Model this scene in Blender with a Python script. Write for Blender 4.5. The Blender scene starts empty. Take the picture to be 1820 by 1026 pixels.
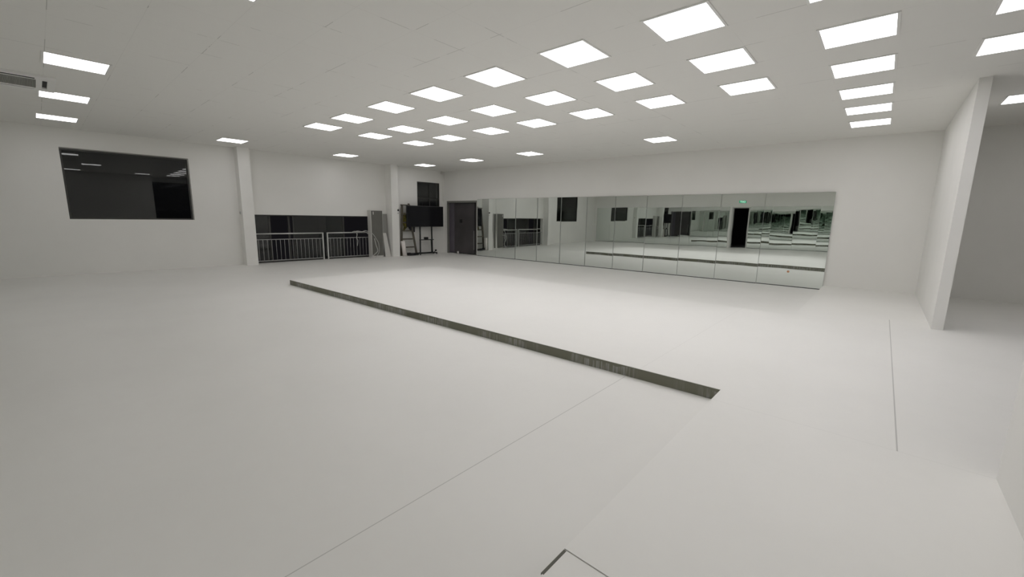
import bpy, bmesh, math, random
from mathutils import Vector, Matrix
random.seed(4)
C = bpy.context.scene.collection
S = bpy.context.scene

# ------------------------------------------------------------------ camera
CZ = 1.5
FPX, YAW, PITCH, ROLL = 736.42, -0.7224175, -0.1695805, 0.017668
cam = bpy.data.cameras.new('camera')
cam.sensor_width = 36.0
cam.lens = FPX / 1820 * 36.0
cam.clip_start = 0.02
co = bpy.data.objects.new('camera', cam); C.objects.link(co)
fwd = Vector((math.sin(YAW) * math.cos(PITCH), math.cos(YAW) * math.cos(PITCH), math.sin(PITCH)))
rt = Vector((math.cos(YAW), -math.sin(YAW), 0))
up = rt.cross(fwd)
r2 = rt * math.cos(ROLL) + up * math.sin(ROLL)
u2 = -rt * math.sin(ROLL) + up * math.cos(ROLL)
co.matrix_world = Matrix(((r2.x, u2.x, -fwd.x, 0), (r2.y, u2.y, -fwd.y, 0), (r2.z, u2.z, -fwd.z, CZ), (0, 0, 0, 1)))
S.camera = co

# ------------------------------------------------------------------ world, exposure
w = bpy.data.worlds.new('night'); S.world = w; w.use_nodes = True
w.node_tree.nodes['Background'].inputs[0].default_value = (0.9, 0.85, 1.0, 1)
w.node_tree.nodes['Background'].inputs[1].default_value = 0.006
S.view_settings.view_transform = 'Standard'
S.view_settings.look = 'None'
S.view_settings.exposure = 0.15
S.view_settings.gamma = 1.0
S.cycles.max_bounces = 16
S.cycles.diffuse_bounces = 8
S.cycles.glossy_bounces = 14
S.cycles.transparent_max_bounces = 16
PANEL_POWER = 5.3
YB = -1.8          # wall behind the camera

# ------------------------------------------------------------------ materials
def mat(name, col, rough=0.6, metal=0.0, spec=0.5, emit=None, es=0.0, noise=None):
    m = bpy.data.materials.new(name); m.use_nodes = True
    nt = m.node_tree; b = nt.nodes['Principled BSDF']
    b.inputs['Base Color'].default_value = (*col, 1)
    b.inputs['Roughness'].default_value = rough
    b.inputs['Metallic'].default_value = metal
    b.inputs['Specular IOR Level'].default_value = spec
    if emit:
        b.inputs['Emission Color'].default_value = (*emit, 1)
        b.inputs['Emission Strength'].default_value = es
    if noise:
        sc, amt = noise
        tc = nt.nodes.new('ShaderNodeTexCoord'); n = nt.nodes.new('ShaderNodeTexNoise')
        n.inputs['Scale'].default_value = sc; n.inputs['Detail'].default_value = 4
        nt.links.new(tc.outputs['Object'], n.inputs['Vector'])
        r = nt.nodes.new('ShaderNodeMapRange')
        r.inputs['From Min'].default_value = 0.3; r.inputs['From Max'].default_value = 0.7
        r.inputs['To Min'].default_value = 1 - amt; r.inputs['To Max'].default_value = 1 + amt
        nt.links.new(n.outputs['Fac'], r.inputs['Value'])
        mx = nt.nodes.new('ShaderNodeVectorMath'); mx.operation = 'SCALE'
        mx.inputs[0].default_value = col
        nt.links.new(r.outputs[0], mx.inputs['Scale'])
        nt.links.new(mx.outputs[0], b.inputs['Base Color'])
    return m

def M(nt, op, a, b=None, c=None):
    n = nt.nodes.new('ShaderNodeMath'); n.operation = op
    for i, v in enumerate((a, b, c)):
        if v is None: continue
        if isinstance(v, (int, float)): n.inputs[i].default_value = v
        else: nt.links.new(v, n.inputs[i])
    return n.outputs[0]

def coords(nt):
    tc = nt.nodes.new('ShaderNodeTexCoord'); sp = nt.nodes.new('ShaderNodeSeparateXYZ')
    nt.links.new(tc.outputs['Object'], sp.inputs[0])
    return tc.outputs['Object'], sp.outputs[0], sp.outputs[1], sp.outputs[2]

def noise_fac(nt, vec, scale, detail=3, mul=None):
    if mul:
        v = nt.nodes.new('ShaderNodeVectorMath'); v.operation = 'MULTIPLY'
        nt.links.new(vec, v.inputs[0]); v.inputs[1].default_value = mul; vec = v.outputs[0]
    n = nt.nodes.new('ShaderNodeTexNoise'); n.inputs['Scale'].default_value = scale
    n.inputs['Detail'].default_value = detail
    nt.links.new(vec, n.inputs['Vector'])
    return n.outputs['Fac']

def line_mask(nt, coord, at, half, other=None, lo=None, hi=None):
    m = M(nt, 'LESS_THAN', M(nt, 'ABSOLUTE', M(nt, 'SUBTRACT', coord, at)), half)
    if other is not None:
        m = M(nt, 'MULTIPLY', m, M(nt, 'MULTIPLY', M(nt, 'GREATER_THAN', other, lo), M(nt, 'LESS_THAN', other, hi)))
    return m

def dark_mix(m, col, dark, fac):
    nt = m.node_tree; b = nt.nodes['Principled BSDF']
    mx = nt.nodes.new('ShaderNodeMix'); mx.data_type = 'RGBA'
    mx.inputs['A'].default_value = (*col, 1); mx.inputs['B'].default_value = (*dark, 1)
    nt.links.new(fac, mx.inputs['Factor'])
    nt.links.new(mx.outputs['Result'], b.inputs['Base Color'])
    return mx

WALLC = (0.80, 0.795, 0.765)
wall_m = mat('white_wall_paint', WALLC, 0.75, noise=(0.8, 0.02))
column_m = mat('white_column_paint', (0.82, 0.815, 0.785), 0.7, noise=(2, 0.02))

# ceiling: 0.6 m lay-in tiles with patchy joints
ceil_m = mat('ceiling_tiles', (0.79, 0.785, 0.755), 0.85)
nt = ceil_m.node_tree
vec, X, Y, Z = coords(nt)
def grid(c, ph):
    f = M(nt, 'FRACT', M(nt, 'ADD', M(nt, 'DIVIDE', M(nt, 'ADD', c, ph), 0.6), 0.5))
    return M(nt, 'LESS_THAN', M(nt, 'ABSOLUTE', M(nt, 'SUBTRACT', f, 0.5)), 0.005)
gx = M(nt, 'MULTIPLY', grid(X, 0.11), M(nt, 'ADD', 0.12, M(nt, 'MULTIPLY', M(nt, 'LESS_THAN', X, -3.0), 0.88)))
g = M(nt, 'MAXIMUM', gx, grid(Y, -3.87))
n1 = noise_fac(nt, vec, 2.1, 3)
strong = M(nt, 'MULTIPLY', M(nt, 'GREATER_THAN', n1, 0.57), 0.4)
fac = M(nt, 'MULTIPLY', g, M(nt, 'ADD', strong, 0.07))
dark_mix(ceil_m, (0.79, 0.785, 0.755), (0.16, 0.155, 0.14), fac)

# painted floor with a few board seams
def floor_mat(name, lines):
    col = (0.785, 0.78, 0.75) if name == 'white_painted_floor' else (0.81, 0.805, 0.775)
    m = mat(name, col, 0.42, spec=0.35)
    nt = m.node_tree
    vec, X, Y, Z = coords(nt)
    tot = None
    for ax, at, half, lo, hi, k in lines:
        c, o = (X, Y) if ax == 'x' else (Y, X)
        l = M(nt, 'MULTIPLY', line_mask(nt, c, at, half, o, lo, hi), k)
        tot = l if tot is None else M(nt, 'MAXIMUM', tot, l)
    n = noise_fac(nt, vec, 0.9, 5)
    n2 = noise_fac(nt, vec, 9, 4)
    smudge = M(nt, 'MULTIPLY', M(nt, 'SUBTRACT', n, 0.42), 0.10)
    smudge = M(nt, 'MAXIMUM', M(nt, 'ADD', smudge, M(nt, 'MULTIPLY', M(nt, 'SUBTRACT', n2, 0.5), 0.03)), 0.0)
    if tot is not None: smudge = M(nt, 'MAXIMUM', smudge, tot)
    dark_mix(m, col, (0.2, 0.2, 0.18), smudge)
    rr = M(nt, 'ADD', 0.36, M(nt, 'MULTIPLY', n, 0.2))
    nt.links.new(rr, nt.nodes['Principled BSDF'].inputs['Roughness'])
    return m
floor_low_m = floor_mat('white_painted_floor', [('x', -1.69, 0.003, -0.8, 3.6, 0.42)])
floor_high_m = floor_mat('white_painted_raised_floor', [('x', 0.24, 0.004, 3.39, 8.2, 0.5), ('y', 3.39, 0.003, -0.85, 0.65, 0.10), ('y', 7.64, 0.003, -0.85, 0.5, 0.05)])
plat_m = floor_mat('white_painted_platform_top', [('x', -1.56, 0.003, 3.6, 7.6, 0.12), ('x', -5.2, 0.003, 3.5, 7.6, 0.06)])

# bare riser board: olive grey with scraped adhesive streaks
riser_m = mat('bare_riser_board', (0.13, 0.13, 0.105), 0.8)
nt = riser_m.node_tree
vec, X, Y, Z = coords(nt)
a = noise_fac(nt, vec, 1.0, 4, (55, 55, 4))
b_ = noise_fac(nt, vec, 1.0, 2, (1.5, 1.5, 0.3))
hz = noise_fac(nt, vec, 1.0, 1, (7, 7, 0.0))
msk = M(nt, 'MULTIPLY', M(nt, 'MINIMUM', 1.0, M(nt, 'MAXIMUM', 0.0, M(nt, 'MULTIPLY', M(nt, 'SUBTRACT', a, 0.42), 6.0))), M(nt, 'MINIMUM', 1.0, M(nt, 'MAXIMUM', 0.0, M(nt, 'MULTIPLY', M(nt, 'SUBTRACT', b_, 0.40), 9.0))))
msk = M(nt, 'MULTIPLY', msk, M(nt, 'LESS_THAN', Z, M(nt, 'ADD', 0.04, M(nt, 'MULTIPLY', hz, 0.085))))
fine = noise_fac(nt, vec, 1.0, 2, (70, 70, 2))
msk = M(nt, 'MULTIPLY', msk, M(nt, 'ADD', 0.25, M(nt, 'MULTIPLY', fine, 1.1)))
dark_mix(riser_m, (0.185, 0.182, 0.138), (0.36, 0.36, 0.345), msk)

# mirrors
def mirror_mat(name, col):
    m = mat(name, col, 0.0, 1.0)
    nt = m.node_tree; b = nt.nodes['Principled BSDF']
    vec, X, Y, Z = coords(nt)
    n = noise_fac(nt, vec, 1.0, 1, (1.1, 1.1, 1.4))
    bp = nt.nodes.new('ShaderNodeBump'); bp.inputs['Strength'].default_value = 1.0
    bp.inputs['Distance'].default_value = 0.0012
    nt.links.new(n, bp.inputs['Height']); nt.links.new(bp.outputs[0], b.inputs['Normal'])
    return m
mirror_m = mirror_mat('mirror_glass', (0.76, 0.80, 0.77))
mirror_edge_m = mat('mirror_edge', (0.40, 0.43, 0.41), 0.4)

# window glass: clear pane, faint reflection, night behind it
glass_m = bpy.data.materials.new('window_glass'); glass_m.use_nodes = True
nt = glass_m.node_tree; nt.nodes.clear()
out = nt.nodes.new('ShaderNodeOutputMaterial'); mx = nt.nodes.new('ShaderNodeMixShader')
tr = nt.nodes.new('ShaderNodeBsdfTransparent'); gl = nt.nodes.new('ShaderNodeBsdfGlossy')
gl.inputs['Roughness'].default_value = 0.01; tr.inputs[0].default_value = (0.6, 0.62, 0.6, 1)
fr = nt.nodes.new('ShaderNodeFresnel'); fr.inputs[0].default_value = 1.5
nt.links.new(M(nt, 'MULTIPLY', fr.outputs[0], 1.1), mx.inputs[0]); nt.links.new(tr.outputs[0], mx.inputs[1])
nt.links.new(gl.outputs[0], mx.inputs[2]); nt.links.new(mx.outputs[0], out.inputs[0])

panel_glow_m = mat('led_diffuser', (0.85, 0.85, 0.87), 0.5, emit=(1.0, 0.975, 1.0), es=PANEL_POWER)
panel_frame_m = mat('led_panel_frame', (0.8, 0.8, 0.78), 0.5)
black_m = mat('black_plastic', (0.012, 0.012, 0.013), 0.35)
screen_m = mat('black_screen', (0.013, 0.013, 0.015), 0.12, spec=0.35)
darkmetal_m = mat('black_metal', (0.014, 0.016, 0.015), 0.4)
frame_m = mat('dark_window_frame', (0.035, 0.034, 0.03), 0.45)
wframe_m = mat('grey_window_edge', (0.25, 0.25, 0.23), 0.5)
steel_m = mat('brushed_steel', (0.6, 0.6, 0.58), 0.4, 0.4)
bar_m = mat('grey_steel_bar', (0.36, 0.36, 0.35), 0.45, 0.2)
door_m = mat('dark_door_steel', (0.06, 0.055, 0.056), 0.5, spec=0.4, noise=(1.5, 0.2))
bronze_m = mat('bronze_ladder', (0.095, 0.083, 0.062), 0.5)
roll_m = mat('white_roll', (0.78, 0.74, 0.71), 0.7)
greyboard_m = mat('grey_board', (0.13, 0.128, 0.113), 0.6, noise=(3, 0.08))
greyplate_m = mat('grey_metal_plate', (0.3, 0.3, 0.28), 0.5)
whiteboard_m = mat('white_board', (0.62, 0.61, 0.58), 0.6)
cable_m = mat('grey_hose', (0.5, 0.5, 0.48), 0.5)
void_m = mat('unlit_room_black', (0.03, 0.03, 0.032), 0.8)  # near-black wall colour stands in for the room being unlit
grille_m = mat('grille_grey', (0.36, 0.36, 0.33), 0.6)
slot_m = mat('dark_slot', (0.03, 0.03, 0.028), 0.7)
cloth_m = mat('yellow_green_cloth', (0.16, 0.14, 0.03), 0.9, noise=(14, 0.7))
navy_m = mat('navy_cloth', (0.012, 0.011, 0.018), 0.9)
orange_m = mat('orange_sticker', (0.6, 0.3, 0.16), 0.6)
green_m = mat('exit_sign_green', (0.02, 0.3, 0.14), 0.5, emit=(0.1, 0.9, 0.5), es=0.25)
signwhite_m = mat('exit_sign_white', (0.7, 0.8, 0.75), 0.5, emit=(0.75, 1.0, 0.9), es=0.9)

# hatched film strip on the door
hatch_m = mat('hatched_door_film', (0.06, 0.05, 0.07), 0.5)
nt = hatch_m.node_tree; vec, X, Y, Z = coords(nt)
f = M(nt, 'FRACT', M(nt, 'MULTIPLY', M(nt, 'SUBTRACT', M(nt, 'MULTIPLY', X, 1.3), M(nt, 'MULTIPLY', Z, 1.0)), 11))
nz = noise_fac(nt, vec, 3, 2)
dark_mix(hatch_m, (0.14, 0.125, 0.15), (0.04, 0.037, 0.045), M(nt, 'MULTIPLY', M(nt, 'GREATER_THAN', f, 0.5), M(nt, 'MULTIPLY', nz, 1.6)))

# ------------------------------------------------------------------ mesh helpers
class MB:
    def __init__(s): s.bm = bmesh.new()
    def box(s, x0, x1, y0, y1, z0, z1, bevel=0.0):
        vs = [s.bm.verts.new((x, y, z)) for x in (x0, x1) for y in (y0, y1) for z in (z0, z1)]
        fs = [(0, 1, 3, 2), (4, 6, 7, 5), (0, 4, 5, 1), (2, 3, 7, 6), (0, 2, 6, 4), (1, 5, 7, 3)]
        faces = [s.bm.faces.new([vs[i] for i in f]) for f in fs]
        if bevel > 0:
            es = list({e for f in faces for e in f.edges})
            bmesh.ops.bevel(s.bm, geom=es, offset=bevel, segments=2, profile=0.6, affect='EDGES')
        return s
    def hexa(s, bot, top):
        """solid between two quads given as four points each"""
        a = [s.bm.verts.new(p) for p in bot]; b = [s.bm.verts.new(p) for p in top]
        s.bm.faces.new(a[::-1]); s.bm.faces.new(b)
        for i in range(4):
            j = (i + 1) % 4
            s.bm.faces.new((a[i], a[j], b[j], b[i]))
        return s
    def bar(s, p, q, wd, th=None, hint=(0, 1, 0)):
        p, q = Vector(p), Vector(q); d = (q - p).normalized()
        u = Vector(hint).cross(d)
        if u.length < 1e-4: u = Vector((1, 0, 0)).cross(d)
        u.normalize(); v = d.cross(u); th = th or wd
        pts = [u * (wd / 2) * i + v * (th / 2) * j for i, j in ((-1, -1), (1, -1), (1, 1), (-1, 1))]
        return s.hexa([p + k for k in pts], [q + k for k in pts])
    def tube(s, pts, r, n=10, cap=True):
        pts = [Vector(p) for p in pts]; rings = []
        prev = None
        for i, p in enumerate(pts):
            d = (pts[min(i + 1, len(pts) - 1)] - pts[max(i - 1, 0)]).normalized()
            if prev is None:
                u = d.orthogonal().normalized()
            else:
                u = (prev - d * prev.dot(d)).normalized()
            prev = u; v = d.cross(u)
            rr = r[i] if isinstance(r, (list, tuple)) else r
            rings.append([s.bm.verts.new(p + (u * math.cos(2 * math.pi * k / n) + v * math.sin(2 * math.pi * k / n)) * rr) for k in range(n)])
        for a, b in zip(rings, rings[1:]):
            for k in range(n):
                j = (k + 1) % n
                f = s.bm.faces.new((a[k], a[j], b[j], b[k])); f.smooth = True
        if cap:
            s.bm.faces.new(rings[0][::-1]); s.bm.faces.new(rings[-1])
        return s
    def build(s, name, m, parent=None, loc=None, rz=0.0):
        bmesh.ops.recalc_face_normals(s.bm, faces=s.bm.faces[:])
        me = bpy.data.meshes.new(name); s.bm.to_mesh(me); s.bm.free()
        me.materials.append(m)
        o = bpy.data.objects.new(name, me); C.objects.link(o)
        if parent: o.parent = parent
        if loc: o.location = loc
        o.rotation_euler.z = rz
        return o

def tag(o, label=None, cat=None, group=None, kind=None):
    if label: o['label'] = label
    if cat: o['category'] = cat
    if group: o['group'] = group
    if kind: o['kind'] = kind
    return o

def empty(name, loc, rz, label, cat, group=None):
    o = bpy.data.objects.new(name, None); C.objects.link(o)
    o.location = loc; o.rotation_euler.z = rz; o.empty_display_size = 0.1
    return tag(o, label, cat, group)

def smooth_path(pts, k=5):
    P = [Vector(p) for p in pts]; out = []
    Q = [P[0]] + P + [P[-1]]
    for i in range(1, len(Q) - 2):
        for t in range(k):
            t /= k
            a, b, c, d = Q[i - 1], Q[i], Q[i + 1], Q[i + 2]
            out.append(0.5 * ((2 * b) + (c - a) * t + (2 * a - 5 * b + 4 * c - d) * t * t + (3 * b - a - 3 * c + d) * t ** 3))
    out.append(P[-1])
    return out

# wall frames: local x runs along the wall, local -y goes into the room
A = Vector((-14.02, -0.8)); K = Vector((-13.72, 11.25)); Mr = Vector((-0.85, 11.68))
class Frame:
    def __init__(s, p, q):
        d = (q - p).normalized(); s.p = p; s.d = d; s.n = Vector((d.y, -d.x)); s.rz = math.atan2(d.y, d.x)
    def at(s, a, off=0.0, z=0.0):
        v = s.p + s.d * a + s.n * off
        return (v.x, v.y, z)
LW = Frame(A, K); MW = Frame(K, Mr)
H = 3.30; RZ = 0.104
LW_LEN = (K - A).length

# ------------------------------------------------------------------ setting
def struct(name, mb, m, loc=(0, 0, 0), rz=0.0, label=None):
    o = mb.build(name, m, None, loc, rz); o['kind'] = 'structure'
    if label: o['label'] = label
    return o

struct('floor', MB().box(-14.4, -0.852, YB - 0.15, 12.0, -0.12, 0.0), floor_low_m, label='white painted lower floor of the hall')
# raised floor along the right with a cut-out for a loose board
NX, NY0, NY1 = -0.62, 0.55, 1.337
mb = MB()
mb.box(NX, 3.0, YB - 0.15, 12.2, -0.12, RZ)
mb.box(-0.852, NX, NY1, 12.2, -0.12, RZ)
mb.box(-0.852, NX, YB - 0.15, NY0, -0.12, RZ)
struct('floor', mb, floor_high_m, label='white painted raised floor along the right side')
struct('ceiling', MB().box(-14.4, 3.0, YB - 0.15, 12.3, H, H + 0.15), ceil_m, label='white tiled ceiling')

# left wall with two windows and a floor-level opening
W1 = (1.285, 3.58, 1.29, 2.86); OP = (4.98, 9.0, 0.0, 1.455); W3 = (10.72, 11.80, 1.25, 2.82)
T = 0.24
mb = MB()
x0, x1 = YB + 0.8 - 0.15, LW_LEN + 0.3
def wall_holes(mb, x0, x1, holes, top=H):
    cur = x0
    for a, b, z0, z1 in holes:
        mb.box(cur, a, 0, T, -0.1, top)
        if z0 > 0: mb.box(a, b, 0, T, -0.1, z0)
        mb.box(a, b, 0, T, z1, top)
        cur = b
    mb.box(cur, x1, 0, T, -0.1, top)
wall_holes(mb, x0, x1, [W1, OP, W3])
struct('wall_left', mb, wall_m, LW.at(0), LW.rz)
# mirror wall with the doorway
DR = (0.15, 1.87, 0.0, 2.125)
mb = MB()
wall_holes(mb, 0.0, 18.0, [DR])
struct('wall_front', mb, wall_m, MW.at(0), MW.rz)
# right walls
struct('wall_right', MB().box(0.65, 0.80, YB, 3.395, 0, H), wall_m, label='white wall stub close by on the right')
mb = MB(); mb.box(0.66, 0.775, 7.90, 11.80, 0, H)
struct('wall_partition', mb, column_m, label='white partition wall standing out from the mirror wall')
mb = MB(); mb.box(2.6, 2.85, YB, 3.5, 0, H); mb.box(2.6, 2.85, 8.6, 12.2, 0, H); mb.box(2.6, 2.85, 3.5, 8.6, 3.1, H)
struct('wall_far_right', mb, wall_m, label='side wall beyond the partition with a dark opening')
# back wall (seen in the mirrors only), doorway to a dark room
BD = (-5.76, -4.97, 2.12)
mb = MB()
mb.box(-14.4, BD[0], YB - 0.16, YB, 0, H); mb.box(BD[1], 3.0, YB - 0.16, YB, 0, H); mb.box(BD[0], BD[1], YB - 0.16, YB, BD[2], H)
struct('wall_back', mb, wall_m, label='white wall opposite the mirror wall')
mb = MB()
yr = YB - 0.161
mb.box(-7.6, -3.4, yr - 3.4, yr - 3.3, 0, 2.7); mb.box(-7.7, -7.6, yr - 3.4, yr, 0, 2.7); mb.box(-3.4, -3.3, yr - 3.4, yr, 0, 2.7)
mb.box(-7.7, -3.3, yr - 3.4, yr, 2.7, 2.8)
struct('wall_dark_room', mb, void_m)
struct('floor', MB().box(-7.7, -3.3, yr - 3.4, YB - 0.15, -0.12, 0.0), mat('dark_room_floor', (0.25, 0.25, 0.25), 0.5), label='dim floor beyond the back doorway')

# boxed columns on the left wall
struct('trim_1', MB().box(4.66, 4.955, -0.32, 0, 0, H), column_m, LW.at(0), LW.rz, 'white boxed column left of the railing')
struct('trim_2', MB().box(9.345, 9.635, -0.40, 0, 0, H), column_m, LW.at(0), LW.rz, 'white boxed column beside the ladder')

# ------------------------------------------------------------------ windows
def window(name, hole, depth, frames, panes, label):
    a, b, z0, z1 = hole; f = 0.035
    mb = MB()
    mb.box(a, a + f, depth, depth + 0.05, z0, z1); mb.box(b - f, b, depth, depth + 0.05, z0, z1)
    mb.box(a + f, b - f, depth, depth + 0.05, z0, z0 + f); mb.box(a + f, b - f, depth, depth + 0.05, z1 - f, z1)
    for x, wd in frames: mb.box(x - wd / 2, x + wd / 2, depth + 0.005, depth + 0.045, z0 + f, z1 - f)
    r = mb.build(name, frame_m, None, LW.at(0), LW.rz); r['kind'] = 'structure'; r['label'] = label
    for x0, x1 in panes:
        MB().box(x0, x1, depth + 0.018, depth + 0.026, z0 + f, z1 - f).build('pane', glass_m, r)
    return r
w1 = window('window_1', W1, 0.02, [], [(W1[0] + .035, W1[1] - .035)], 'wide dark window high on the left wall')
mb = MB(); a, b, z0, z1 = W1
mb.box(b, b + 0.022, -0.012, 0.0, z0, z1 + 0.02); mb.box(a, b, -0.012, 0.0, z1, z1 + 0.02)
mb.build('window_edge', wframe_m, w1)
w2 = window('window_2', OP, 0.17, [(5.48, 0.05), (6.03, 0.06), (6.16, 0.04), (7.79, 0.06)], [(5.02, 5.46), (6.18, 7.76)], 'dark sliding window behind the steel railing')
w3 = window('window_3', W3, 0.02, [(11.32, 0.03)], [(W3[0] + .035, W3[1] - .035)], 'small dark window above the screen')
mb = MB(); mb.box(W3[0] + .03, W3[1] - .03, 0.03, 0.06, 2.18, 2.215); mb.build('window_bar', frame_m, w3)
# dark facade across the alley behind the windows
# far right opening filled with dark glazing
mb = MB(); mb.box(2.68, 2.74, 3.5, 3.56, 0, 3.1); mb.box(2.68, 2.74, 8.54, 8.6, 0, 3.1); mb.box(2.68, 2.74, 6.0, 6.06, 0, 3.1)
mb.box(2.68, 2.74, 3.5, 8.6, 0.0, 0.14); mb.box(2.68, 2.74, 3.5, 8.6, 3.04, 3.1)
w4 = mb.build('window_4', frame_m); w4['kind'] = 'structure'; w4['label'] = 'dark glazed opening in the far right wall'
MB().box(2.705, 2.713, 3.56, 6.0, 0.14, 3.04).build('pane', glass_m, w4)
MB().box(2.705, 2.713, 6.06, 8.54, 0.14, 3.04).build('pane', glass_m, w4)

# ------------------------------------------------------------------ doorway in the mirror wall
mb = MB()
a, b, _, dz = DR
mb.box(a, a + 0.04, -0.01, 0.10, 0, dz); mb.box(b - 0.04, b, -0.01, 0.10, 0, dz); mb.box(a, b, -0.012, 0.10, dz - 0.07, dz)
d1 = mb.build('door_1', mat('door_frame_grey', (0.2, 0.2, 0.18), 0.45), None, MW.at(0), MW.rz); d1['kind'] = 'structure'
d1['label'] = 'dark steel double door left of the mirrors'
lf = MB().box(0.50, 1.66, 0.09, 0.14, 0.03, dz - 0.07).build('door_leaf', door_m, d1); lf['label'] = 'wide dark grey leaf'
MB().box(0.83, 0.95, 0.05, 0.09, 1.25, 1.40, 0.01).build('door_lock', black_m, lf)
MB().box(1.62, 1.64, 0.075, 0.09, 0.2, 0.95).build('door_edge_strip', bar_m, lf)
hf = MB().box(0.0, 0.305, -0.02, 0.02, 0.0, dz - 0.10).build('door_leaf', hatch_m, d1); hf.location = (0.192, 0.105, 0.03); hf['label'] = 'narrow leaf with diagonal hatching'
MB().box(1.66, b - 0.04, 0.14, 0.2, 0.0, dz - 0.07).build('door_gap', slot_m, d1)

# back doorway frame + opened leaf (seen in the mirrors)
mb = MB(); a, b, dz2 = BD
mb.box(a - 0.05, a + 0.02, YB - 0.2, YB + 0.02, 0, dz2 + 0.05); mb.box(b - 0.02, b + 0.05, YB - 0.2, YB + 0.02, 0, dz2 + 0.05); mb.box(a + 0.02, b - 0.02, YB - 0.2, YB + 0.02, dz2, dz2 + 0.05)
d2 = mb.build('door_2', mat('white_door_casing', (0.5, 0.5, 0.48), 0.5)); d2['kind'] = 'structure'; d2['label'] = 'open doorway between the mirrors on the opposite wall'
t = MB().box(0, 0.55, 0, 0.4, 0, 0.5, 0.02).build('storage_box', whiteboard_m, None, (-5.2, YB - 2.5, 0.002), 0.3)
tag(t, 'white box in the dark room behind the opposite doorway, seen in the mirror', 'box')

# ------------------------------------------------------------------ stage platform
P0 = (-9.35, 3.42); P1 = (-0.852, 3.645); P2 = (-0.852, 7.50); P3 = (-9.35, 7.32)
def ring(z, o=0.0): return [(P0[0], P0[1], z), (P1[0], P1[1], z), (P2[0], P2[1], z), (P3[0], P3[1], z)]
pl = empty('raised_platform', (P0[0], P0[1], 0), 0, 'long low white platform across the floor with bare grey-green front edge', 'platform')
mb = MB()
off = Vector((-P0[0], -P0[1], 0))
fr_ = 0.012
ins = [(P0[0], P0[1] + fr_, 0), (P1[0], P1[1] + fr_, 0), (P2[0], P2[1] - fr_, 0), (P3[0], P3[1] - fr_, 0)]
mb.hexa([Vector(p) + off for p in ins], [Vector((p[0], p[1], RZ - 0.004)) + off for p in ins])
mb.build('platform_base', plat_m, pl)
mb = MB(); mb.hexa([(p[0], p[1], RZ - 0.004) for p in ring(0)], [(p[0], p[1], RZ) for p in ring(0)])
o = mb.build('platform_top', plat_m, pl); o.location = off
def riser(pa, pb, sgn, name, label):
    mb = MB(); n = 60
    # slightly uneven board face
    pa, pb = Vector((*pa, 0)), Vector((*pb, 0)); d = (pb - pa) / n
    prev = None
    for i in range(n + 1):
        p = pa + d * i; jag = random.uniform(-0.0015, 0.0015)
        q = p + Vector((0, sgn * fr_, 0))
        f = [(p.x, p.y + jag, 0), (p.x, p.y + jag, RZ - 0.004 + jag * 0.5), (q.x, q.y, RZ - 0.004), (q.x, q.y, 0)]
        cur = [mb.bm.verts.new(v) for v in f]
        if prev:
            for k in range(4):
                mb.bm.faces.new((prev[k], prev[(k + 1) % 4], cur[(k + 1) % 4], cur[k]))
        else: mb.bm.faces.new(cur)
        prev = cur
    mb.bm.faces.new(prev)
    o = mb.build(name, riser_m, pl); o.location = off; o['label'] = label
riser(P0, P1, 1, 'riser', 'bare olive-grey front riser board with scraped streaks')
riser(P3, P2, -1, 'riser', 'bare rear riser board facing the mirrors')

# loose board by the raised floor edge
lb = MB().box(0, 0.222, 0, 0.778, 0, RZ - 0.003, 0.001).build('floor_board', floor_high_m, None, (-0.845, 0.556, 0.0))
tag(lb, 'loose white floor board with a dark gap at the raised floor edge', 'floor board')
MB().box(-0.0065, 0.007, 0.615, 0.776, 0.015, RZ - 0.0025).build('board_edge', mat('dark_gap', (0.12, 0.12, 0.10), 0.8), lb)

# ------------------------------------------------------------------ mirrors
def mirror_panel(x0, x1, z0, z1, fr_rz, locf, label, group, tilt=(0, 0), name='mirror_panel'):
    e = empty(name, locf(x0), fr_rz, label, 'mirror', group)
    wd = x1 - x0 - 0.003
    a = MB().box(0, wd, -0.008, -0.003, 0, z1 - z0).build('backing', mirror_edge_m, e)
    mb = MB(); v = [mb.bm.verts.new(p) for p in ((0.002, -0.0082, 0.002), (wd - 0.002, -0.0082, 0.002), (wd - 0.002, -0.0082, z1 - z0 - 0.002), (0.002, -0.0082, z1 - z0 - 0.002))]
    v2 = [mb.bm.verts.new((p.co.x, -0.012, p.co.z)) for p in v]
    mb.bm.faces.new(v2)
    for i in range(4): mb.bm.faces.new((v[i], v[(i + 1) % 4], v2[(i + 1) % 4], v2[i]))
    mb.bm.faces.new(v[::-1])
    mb.build('glass', mirror_m, e)
    MB().box(0, wd, -0.016, 0.0, -z0 + 0.001, -0.001).build('bottom_channel', slot_m, e)
    e.location.z = z0
    e.rotation_euler.x = tilt[0]; e.rotation_euler.z += tilt[1]
    return e
ordn = ['first', 'second', 'third', 'fourth', 'fifth', 'sixth', 'seventh', 'eighth', 'ninth', 'tenth', 'eleventh', 'twelfth', 'thirteenth', 'fourteenth']
seams = [1.905, 2.87, 3.83, 4.79, 5.75, 6.71, 7.67, 8.63, 9.61, 10.57, 11.54, 12.865]
for i, (a, b) in enumerate(zip(seams, seams[1:])):
    lab = f'tall wall mirror panel, {ordn[i]} to the right of the dark door'
    if i == 10: lab = 'widest wall mirror panel at the far right end, small orange dot on it'
    mirror_panel(a, b, 0.016, 2.18, MW.rz, lambda x: MW.at(x, 0.002), lab, 'mirror panels on the far wall',
                 (math.radians(0.25) * (i / 10) + random.uniform(-0.0006, 0.0006), 0.0 if i == 0 else math.radians(-1.1) + random.uniform(-0.0008, 0.0008)))
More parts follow.
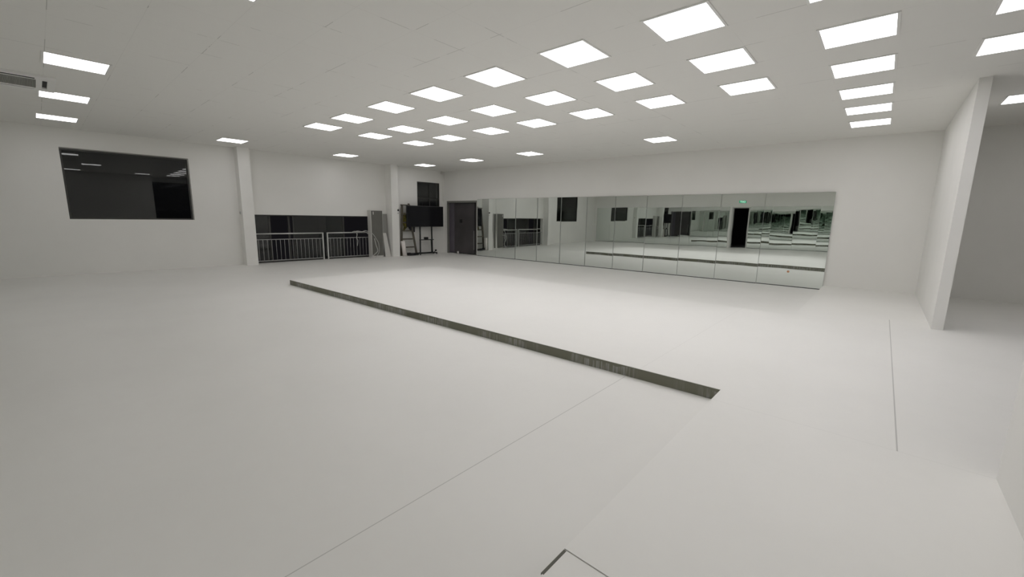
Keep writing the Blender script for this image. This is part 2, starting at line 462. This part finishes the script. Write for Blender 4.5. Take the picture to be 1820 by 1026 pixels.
# opposite mirrors, right of corner up to the door, then beyond
bw = lambda x: (x, -0.8, 0)
xs = [-13.9 + i * (13.9 - 5.92) / 8 for i in range(9)]
k = 0
for a, b in zip(xs, xs[1:]):
    mirror_panel(-b, -a, 0.016, 2.18, math.pi, lambda x: (-x, YB, 0), f'mirror panel on the opposite wall seen only by reflection, {ordn[k]} from the corner', 'mirror panels on the opposite wall',
                 (random.uniform(-0.002, 0.002), random.uniform(-0.003, 0.003)))
    k += 1
xs = [-4.94 + i * (4.94 - 0.95) / 4 for i in range(5)]
for a, b in zip(xs, xs[1:]):
    mirror_panel(-b, -a, 0.016, 2.18, math.pi, lambda x: (-x, YB, 0), f'mirror panel on the opposite wall seen only by reflection, {ordn[k - 8]} past the doorway', 'mirror panels on the opposite wall',
                 (random.uniform(-0.003, 0.003), random.uniform(-0.004, 0.004)))
    k += 1
mb = MB(); mb.tube([(0, 0, 0), (0, -0.003, 0)], 0.026, 20)
tag(mb.build('round_sticker', orange_m, None, MW.at(12.174, 0.0285, 0.355), MW.rz), 'small round orange sticker low on the rightmost mirror', 'sticker')

# exit sign over the back doorway
e = empty('exit_sign', (-5.34, YB, 2.37), 0, 'small green exit sign over the opposite doorway, seen in the mirror', 'sign')
MB().box(-0.18, 0.18, 0.0, 0.03, 0, 0.15, 0.004).build('sign_box', panel_frame_m, e)
MB().box(-0.17, 0.17, 0.03, 0.032, 0.01, 0.14).build('sign_face', green_m, e)
def text(body, size, loc, rot, m, parent, name):
    cu = bpy.data.curves.new(name, 'FONT'); cu.body = body; cu.size = size; cu.align_x = 'CENTER'; cu.extrude = 0.0008
    o = bpy.data.objects.new(name, cu); C.objects.link(o)
    dg = bpy.context.evaluated_depsgraph_get(); me = bpy.data.meshes.new_from_object(o.evaluated_get(dg))
    bpy.data.objects.remove(o); me.materials.clear(); me.materials.append(m)
    o = bpy.data.objects.new(name, me); C.objects.link(o); o.parent = parent; o.location = loc; o.rotation_euler = rot
    return o
text('EXIT', 0.12, (0, 0.0335, 0.035), (math.pi / 2, 0, math.pi), signwhite_m, e, 'sign_lettering')

# ------------------------------------------------------------------ ceiling lights
proto = {}
def led(x, y, label, group):
    if not proto:
        e = empty('ceiling_light', (x, y, H), 0, label, 'ceiling light', group)
        s, i = 0.297, 0.2735
        mb = MB()
        for (a, b, c, d) in ((-s, s, -s, -i), (-s, s, i, s), (-s, -i, -i, i), (i, s, -i, i)): mb.box(a, b, c, d, -0.008, 0)
        f = mb.build('light_frame', panel_frame_m, e)
        g = MB().box(-i, i, -i, i, -0.006, -0.001).build('diffuser', panel_glow_m, e)
        proto.update(e=e, ch=[f, g]); return e
    e = proto['e'].copy(); C.objects.link(e); e.location = (x, y, H); tag(e, label, group=group)
    for c in proto['ch']:
        k = c.copy(); C.objects.link(k); k.parent = e
    return e
cols = [-0.41, -1.61, -2.81, -4.03, -5.24, -6.46, -7.79, -9.0]
rows = [(4.17, 'nearest'), (5.385, 'middle'), (6.57, 'farthest')]
GB = 'lit square panels of the dense block'
place = ['rightmost', 'second from the right', 'third from the right', 'fourth from the right', 'fourth from the left', 'third from the left', 'second from the left', 'leftmost']
for y, rn in rows:
    for i, x in enumerate(cols):
        yy = y - 0.02 if (i >= 6 and y > 5) else y
        lab = f'lit square ceiling panel, {place[i]} in the {rn} row of the dense block'
        if i == 0 and rn == 'nearest': lab = 'lit ceiling panel whose lower corner just shows at the top edge, right of centre'
        led(x, yy, lab, GB)
for y, t in ((7.78, 'third from the far wall in the right-hand column of lights'), (8.95, 'second from the far wall in the right-hand column of lights'), (10.17, 'nearest the far wall in the right-hand column of lights')):
    led(-0.41, y, 'lit ceiling panel ' + t, 'lit panels of the right-hand column')
for x, y, t in ((-4.02, 9.55, 'alone in front of the mirror wall, right of the others there'),
                (-7.77, 9.48, 'second from the right in the sparse row before the mirror wall'),
                (-10.16, 9.46, 'third from the right in the sparse row before the mirror wall'),
                (-12.58, 9.43, 'nearest the far corner, above the screen'),
                (-12.64, 6.50, 'above the white wall over the railing'),
                (-12.60, 3.49, 'above the column left of the railing'),
                (-7.78, 0.54, 'largest and uppermost of the three at the left edge'),
                (-10.16, 0.51, 'middle one of the three at the left edge, beside the air vent'),
                (-12.58, 0.48, 'lowest of the three at the left edge, above the wide window'),
                (-4.02, 1.17, 'with only a corner showing left at the top edge')):
    led(x, y, 'lit ceiling panel ' + t, 'scattered lit ceiling panels')
for x, y, t in ((0.77, 5.39, 'cut by the top right corner of the view'),
                (0.79, 6.60, 'at the right edge in front of the partition'),
                (1.36, 9.47, 'behind the partition in the side bay'),
                (1.97, 8.0, 'added as unseen fill behind the top of the partition')):  # last panel is unseen, added to brighten the side bay
    led(x, y, 'lit square ceiling panel ' + t, 'lit panels over the side bay')

for y, t in ((2.97, 'first'), (0.57, 'second')):  # unseen panels added to brighten the floor near the camera
    led(-0.41, y, f'added fill panel above the camera outside the view, {t} behind the right-hand column', 'added fill panels above the camera')

# ------------------------------------------------------------------ air conditioner cassette
e = empty('ceiling_air_conditioner', (-9.34, -0.10, H - 0.001), 0, 'white ceiling air conditioner with grey grille, cut by the left edge', 'air conditioner')
h = 0.49
mb = MB()
g_, s0, s1 = 0.30, 0.36, 0.41
mb.box(-h, h, -h, -s1, -0.03, 0); mb.box(-h, h, s1, h, -0.03, 0); mb.box(-h, -s1, -s1, s1, -0.03, 0); mb.box(s1, h, -s1, s1, -0.03, 0)
mb.box(-s0, s0, -s0, -g_, -0.03, 0); mb.box(-s0, s0, g_, s0, -0.03, 0); mb.box(-s0, -g_, -g_, g_, -0.03, 0); mb.box(g_, s0, -g_, g_, -0.03, 0)
for a, b in ((-1, -1), (1, -1), (1, 1), (-1, 1)):
    mb.box(min(a * 0.28, a * s1), max(a * 0.28, a * s1), min(b * s0, b * s1), max(b * s0, b * s1), -0.029, 0)
    mb.box(min(a * s0, a * s1), max(a * s0, a * s1), min(b * 0.28, b * s0), max(b * 0.28, b * s0), -0.029, 0)
mb.build('fascia', panel_frame_m, e)
mb = MB()
for a, b, c, d in ((s0, s1, -0.28, 0.28), (-s1, -s0, -0.28, 0.28), (-0.28, 0.28, s0, s1), (-0.28, 0.28, -s1, -s0)): mb.box(a, b, c, d, -0.008, 0)
mb.box(s0 + 0.006, s1 - 0.004, -0.29, 0.29, -0.034, -0.008)
mb.build('air_slot', slot_m, e)
mb = MB(); mb.box(-g_, g_, -g_, g_, -0.012, -0.002)
mb.build('grille_backing', slot_m, e)
mb = MB()
n = 40
for i in range(n + 1):
    t = -g_ + 2 * g_ * i / n
    mb.box(-g_, g_, t - 0.0035, t + 0.0035, -0.026, -0.012)
    if i % 2 == 0: mb.box(t - 0.003, t + 0.003, -g_, g_, -0.022, -0.012)
mb.build('grille', grille_m, e)

# ------------------------------------------------------------------ railing in the opening
def railing(s0, s1, n, label, post_l, post_r):
    e = empty('railing', LW.at(s0, 0), LW.rz, label, 'railing', 'steel railings in the floor-level opening')
    L = s1 - s0; y = 0.07
    MB().tube([(0, y, 0.885), (L, y, 0.885)], 0.021, 12).build('handrail', steel_m, e)
    MB().box(0, L, y - 0.012, y + 0.012, 0.70, 0.722).build('upper_rail', bar_m, e)
    MB().box(0, L, y - 0.012, y + 0.012, 0.055, 0.08).build('lower_rail', bar_m, e)
    for x in (([0.02] if post_l else []) + ([L - 0.02] if post_r else [])):
        MB().box(x - 0.018, x + 0.018, y - 0.018, y + 0.018, 0, 0.87).build('post', steel_m, e)
    for i in range(n):
        x = L * (i + 1) / (n + 1)
        MB().tube([(x, y, 0.08), (x, y, 0.70)], 0.0075, 8).build('baluster', bar_m, e)
railing(4.985, 7.04, 16, 'longer left steel railing in the dark opening beside the column', False, True)
railing(7.15, 8.66, 12, 'shorter right steel railing, hose draped over it', True, False)

# hoses
def L3(s, off, z): return LW.at(s, off, z)
mb = MB(); mb.tube(smooth_path([L3(8.08, 0.02, .90), L3(8.2, 0.0, .935), L3(8.36, -0.02, .915), L3(8.5, .02, .90), L3(8.62, .1, .78), L3(8.7, .26, .66), L3(8.62, .42, .64), L3(8.65, .45, .45), L3(8.72, .42, .25), L3(8.60, .40, .12), L3(8.45, .38, .015)], 6), 0.014, 8)
tag(mb.build('hose', cable_m), 'grey flexible hose draped from the railing down in front of the tall cabinet', 'hose', None)
mb = MB(); mb.tube(smooth_path([L3(8.0, 0.03, .91), L3(8.12, -0.03, .93), L3(8.3, .05, .90), L3(8.45, .12, .95), L3(8.6, .3, .86), L3(8.66, .45, .68), L3(8.74, .47, .5), L3(8.75, .45, .2), L3(8.62, .44, .012)], 6), 0.009, 8)
tag(mb.build('cable', cable_m), 'thinner grey cable looping above the hose beside the tall cabinet', 'cable')
mb = MB(); mb.tube(smooth_path([L3(8.18, -0.045, .92), L3(8.19, -0.01, .82), L3(8.17, -0.01, .70), L3(8.21, -0.01, .6), L3(8.18, -.01, .42)], 5), [0.03] * 3 + [0.012] * 18, 8)
tag(mb.build('strap', cable_m), 'short grey strap hanging from the right railing', 'strap')

# tall cabinet / board leaning by the opening
e = empty('tall_cabinet', LW.at(8.60, 0.0), LW.rz, 'tall white cabinet with a grey front at the right end of the railing', 'cabinet')
MB().box(0, 0.46, -0.235, -0.003, 0, 1.665, 0.004).build('carcass', whiteboard_m, e)
MB().box(0.02, 0.445, -0.245, -0.236, 0.06, 1.655).build('front_panel', greyboard_m, e)
MB().box(0.08, 0.105, -0.258, -0.245, 1.52, 1.62, 0.003).build('hook', whiteboard_m, e)
# grey plate and white board between cabinet and column
mb = MB(); mb.hexa([(0, -0.13, 0), (0.22, -0.13, 0), (0.22, -0.11, 0), (0, -0.11, 0)], [(0, -0.08, 1.55), (0.22, -0.08, 1.55), (0.22, -0.06, 1.55), (0, -0.06, 1.55)])
tag(mb.build('metal_plate', greyplate_m, None, LW.at(9.10, 0), LW.rz), 'grey metal plate standing behind the short white board', 'metal plate')
mb = MB(); mb.hexa([(0.0, -0.30, 0), (0.225, -0.30, 0), (0.225, -0.26, 0), (0.0, -0.26, 0)], [(-0.02, -0.20, 0.86), (0.10, -0.20, 0.86), (0.10, -0.16, 0.86), (-0.02, -0.16, 0.86)])
tag(mb.build('leaning_board', whiteboard_m, None, LW.at(9.10, 0), LW.rz), 'short white tapered board leaning between the cabinet and the column', 'board')

# sensor on the column and small round outlet on the first one
e = empty('door_sensor', LW.at(9.60, 0.40, 1.66), LW.rz, 'small black button unit on the column beside the ladder', 'sensor')
MB().box(-0.028, 0.028, -0.03, -0.001, 0, 0.065, 0.008).build('housing', black_m, e)
MB().box(-0.02, 0.02, -0.008, -0.001, -0.09, -0.06, 0.003).build('plate', greyplate_m, e)
mb = MB(); mb.tube([(0, 0, 0), (-0.02, 0, 0)], 0.04, 18)
tag(mb.build('wall_outlet', mat('outlet_grey', (0.5, 0.5, 0.48), 0.5), None, LW.at(4.66, 0.13, 1.50), LW.rz), 'small round outlet on the side of the left column', 'outlet')

# ------------------------------------------------------------------ step ladder
e = empty('step_ladder', LW.at(9.74, 0.27), LW.rz, 'bronze step ladder leaning by the wall behind the screen', 'ladder')
bl, br, tl, trr = (0.03, -0.0, 0), (0.72, -0.0, 0), (0.18, 0.10, 1.90), (0.44, 0.10, 1.90)
MB().bar(bl, tl, 0.085, 0.03).build('side_rail', bronze_m, e)
MB().bar(br, trr, 0.075, 0.03).build('side_rail', bronze_m, e)
MB().box(0.14, 0.50, 0.04, 0.16, 1.88, 1.915, 0.006).build('top_cap', bronze_m, e)
for z in (0.32, 0.63, 0.94, 1.25, 1.56):
    t = z / 1.86
    xa = bl[0] + (tl[0] - bl[0]) * t; xb = br[0] + (trr[0] - br[0]) * t; y = 0.10 * t
    MB().box(xa, xb, y - 0.03, y + 0.05, z - 0.028, z + 0.018).build('tread', bronze_m, e)
MB().bar((0.05, 0.045, 0), (0.20, 0.12, 1.88), 0.03, 0.02).build('rear_leg', bronze_m, e)
MB().bar((0.72, 0.045, 0), (0.44, 0.12, 1.88), 0.03, 0.02).build('rear_leg', bronze_m, e)
MB().box(0.42, 0.48, 0.05, 0.1, 1.90, 1.96, 0.01).build('latch', bronze_m, e)

# cloth hung on the ladder
def cloth(name, pts, th, m, label, cat, loc):
    """soft folded cloth: closed outline in x,z with wavy thickness"""
    mb = MB(); fr_v = []; bk_v = []
    rowsz = pts
    N = 8
    for (z, xl, xr) in rowsz:
        fa = []; ba = []
        for i in range(N + 1):
            t = i / N; x = xl + (xr - xl) * t
            wv = 0.012 * math.sin(t * 9 + z * 11) + 0.006 * math.sin(t * 23 + z * 5)
            e_ = th * (1 - abs(2 * t - 1) ** 4) / 2 + 0.003
            fa.append(mb.bm.verts.new((x, wv - e_, z))); ba.append(mb.bm.verts.new((x, wv + e_, z)))
        fr_v.append(fa); bk_v.append(ba)
    def grid_faces(g):
        for r in range(len(g) - 1):
            for i in range(N):
                f = mb.bm.faces.new((g[r][i], g[r][i + 1], g[r + 1][i + 1], g[r + 1][i])); f.smooth = True
    grid_faces(fr_v); grid_faces(bk_v)
    for r in range(len(fr_v) - 1):
        for i in (0, N): mb.bm.faces.new((fr_v[r][i], fr_v[r + 1][i], bk_v[r + 1][i], bk_v[r][i]))
    for r in (0, -1):
        for i in range(N): mb.bm.faces.new((fr_v[r][i], fr_v[r][i + 1], bk_v[r][i + 1], bk_v[r][i]))
    return tag(mb.build(name, m, None, loc, LW.rz), label, cat)
cloth('cloth', [(1.60, .03, .12), (1.52, .01, .20), (1.40, -.02, .24), (1.28, .0, .26), (1.16, .0, .24), (1.08, .02, .2), (0.98, .0, .08), (0.9, .0, .04)], 0.05, cloth_m,
      'yellow and green cloth hanging through the step ladder', 'cloth', LW.at(9.99, 0.10))
cloth('coat', [(1.62, .03, .3), (1.3, .0, .32), (1.1, .02, .34), (1.0, .06, .34), (0.93, .12, .34), (0.88, .2, .32)], 0.05, navy_m,
      'dark cloth hanging on the ladder behind the lower left of the screen', 'cloth', LW.at(10.12, 0.19))

# white roll
e = MB(); e.tube([(0.145, -0.40, 0.004), (0.09, -0.36, 0.56)], 0.078, 24)
tag(e.build('paper_roll', roll_m, None, LW.at(9.70, 0), LW.rz), 'white roll standing at the foot of the step ladder', 'roll')

# folded black tripod bundle on the floor
e = empty('tripod_bundle', LW.at(9.98, 0.42), LW.rz, 'folded black tripod lying at the foot of the ladder', 'tripod')
for k, (dy, dz) in enumerate(((-0.03, 0.035), (0.03, 0.035), (0.0, 0.075))):
    MB().tube([(0.03, dy, dz), (0.30, dy, dz), (0.31, dy, dz), (0.46, dy * 0.7, dz)], [0.026, 0.026, 0.02, 0.02], 10).build('leg', black_m, e)
MB().box(-0.03, 0.09, -0.05, 0.05, 0.01, 0.12, 0.015).build('head', black_m, e)

# ------------------------------------------------------------------ screen on its stand
e = empty('display_screen', LW.at(10.03, 0.30), LW.rz, 'large black flat display screen below the small window on a wheeled stand', 'screen')
MB().box(0, 1.70, -0.02, 0.04, 1.085, 1.885, 0.006).build('bezel', black_m, e)
MB().box(0.02, 1.68, -0.024, -0.019, 1.11, 1.862).build('screen_glass', screen_m, e)
tb = MB(); tb.box(0.02, 1.69, -0.028, -0.0205, 1.868, 1.882); tb.build('top_strip', mat('grey_strip', (0.06, 0.06, 0.06), 0.4), e)
f = MB()
f.bar((0.62, 0.055, 1.5), (0.62, 0.055, 0.06), 0.045, 0.03); f.build('post', darkmetal_m, e)
f = MB(); f.bar((1.155, 0.055, 1.5), (1.19, 0.055, 0.06), 0.05, 0.03); f.build('post', darkmetal_m, e)
MB().bar((0.575, 0.0, 0.575), (0.53, -0.06, 0.06), 0.035, 0.03).build('front_leg', darkmetal_m, e)
MB().bar((1.10, 0.0, 0.575), (1.075, -0.06, 0.06), 0.03, 0.03).build('front_leg', darkmetal_m, e)
MB().box(0.56, 1.19, -0.06, 0.04, 0.565, 0.595, 0.004).build('shelf', darkmetal_m, e)
mb = MB(); mb.box(0.46, 1.28, -0.16, -0.12, 0.045, 0.085, 0.004); mb.box(0.46, 1.28, 0.06, 0.10, 0.045, 0.085, 0.004)
mb.box(0.50, 0.54, -0.12, 0.06, 0.045, 0.085); mb.box(1.20, 1.24, -0.12, 0.06, 0.045, 0.085)
mb.build('base_frame', darkmetal_m, e)
for x in (0.48, 1.26):
    for y in (-0.14, 0.08):
        mb = MB(); mb.tube([(x - 0.012, y, 0.026), (x + 0.012, y, 0.026)], 0.025, 16); mb.build('caster', black_m, e)
mb = MB(); mb.tube([(1.31, 0.02, 0.14), (1.36, 0.02, 0.14)], 0.035, 14); mb.bar((1.26, 0.02, 0.075), (1.33, 0.02, 0.13), 0.02)
mb.build('brake_pedal', black_m, e)
b = MB(); b.box(0, 0.16, -0.05, 0.05, 0, 0.09, 0.02); b.box(0.02, 0.06, -0.065, -0.05, 0.02, 0.06); b.box(0.1, 0.14, -0.065, -0.05, 0.02, 0.06)
v = LW.at(10.80, 0.31, 0.5955)
tag(b.build('media_box', black_m, None, v, LW.rz), 'small black box on the shelf of the screen stand', 'box')

# camera and pipe in the far corner, cup at the door
mb = MB(); mb.tube([(LW_LEN - 0.10, -0.04, 2.10), (LW_LEN - 0.10, -0.04, 3.27)], 0.02, 10)
struct('trim_3', mb, column_m, LW.at(0), LW.rz, 'thin white pipe down the far corner')
e = empty('security_camera', LW.at(11.86, 0.10, 3.20), LW.rz, 'small white security camera at the ceiling in the far corner', 'camera')
mb = MB(); mb.tube([(0, -0.02, 0.0), (0.03, 0.07, 0.02)], 0.04, 14); mb.build('housing', whiteboard_m, e)
mb = MB(); mb.tube([(0.0, 0.02, 0.02), (0.0, 0.02, 0.1)], 0.015, 10); mb.build('bracket', whiteboard_m, e)
mb = MB(); mb.tube([(0, 0, 0.0), (0, 0, 0.11)], [0.03, 0.04], 20)
tag(mb.build('paper_cup', whiteboard_m, None, MW.at(0.90, 0.10, 0.002), 0), 'small white cup on the floor in front of the dark door', 'cup')
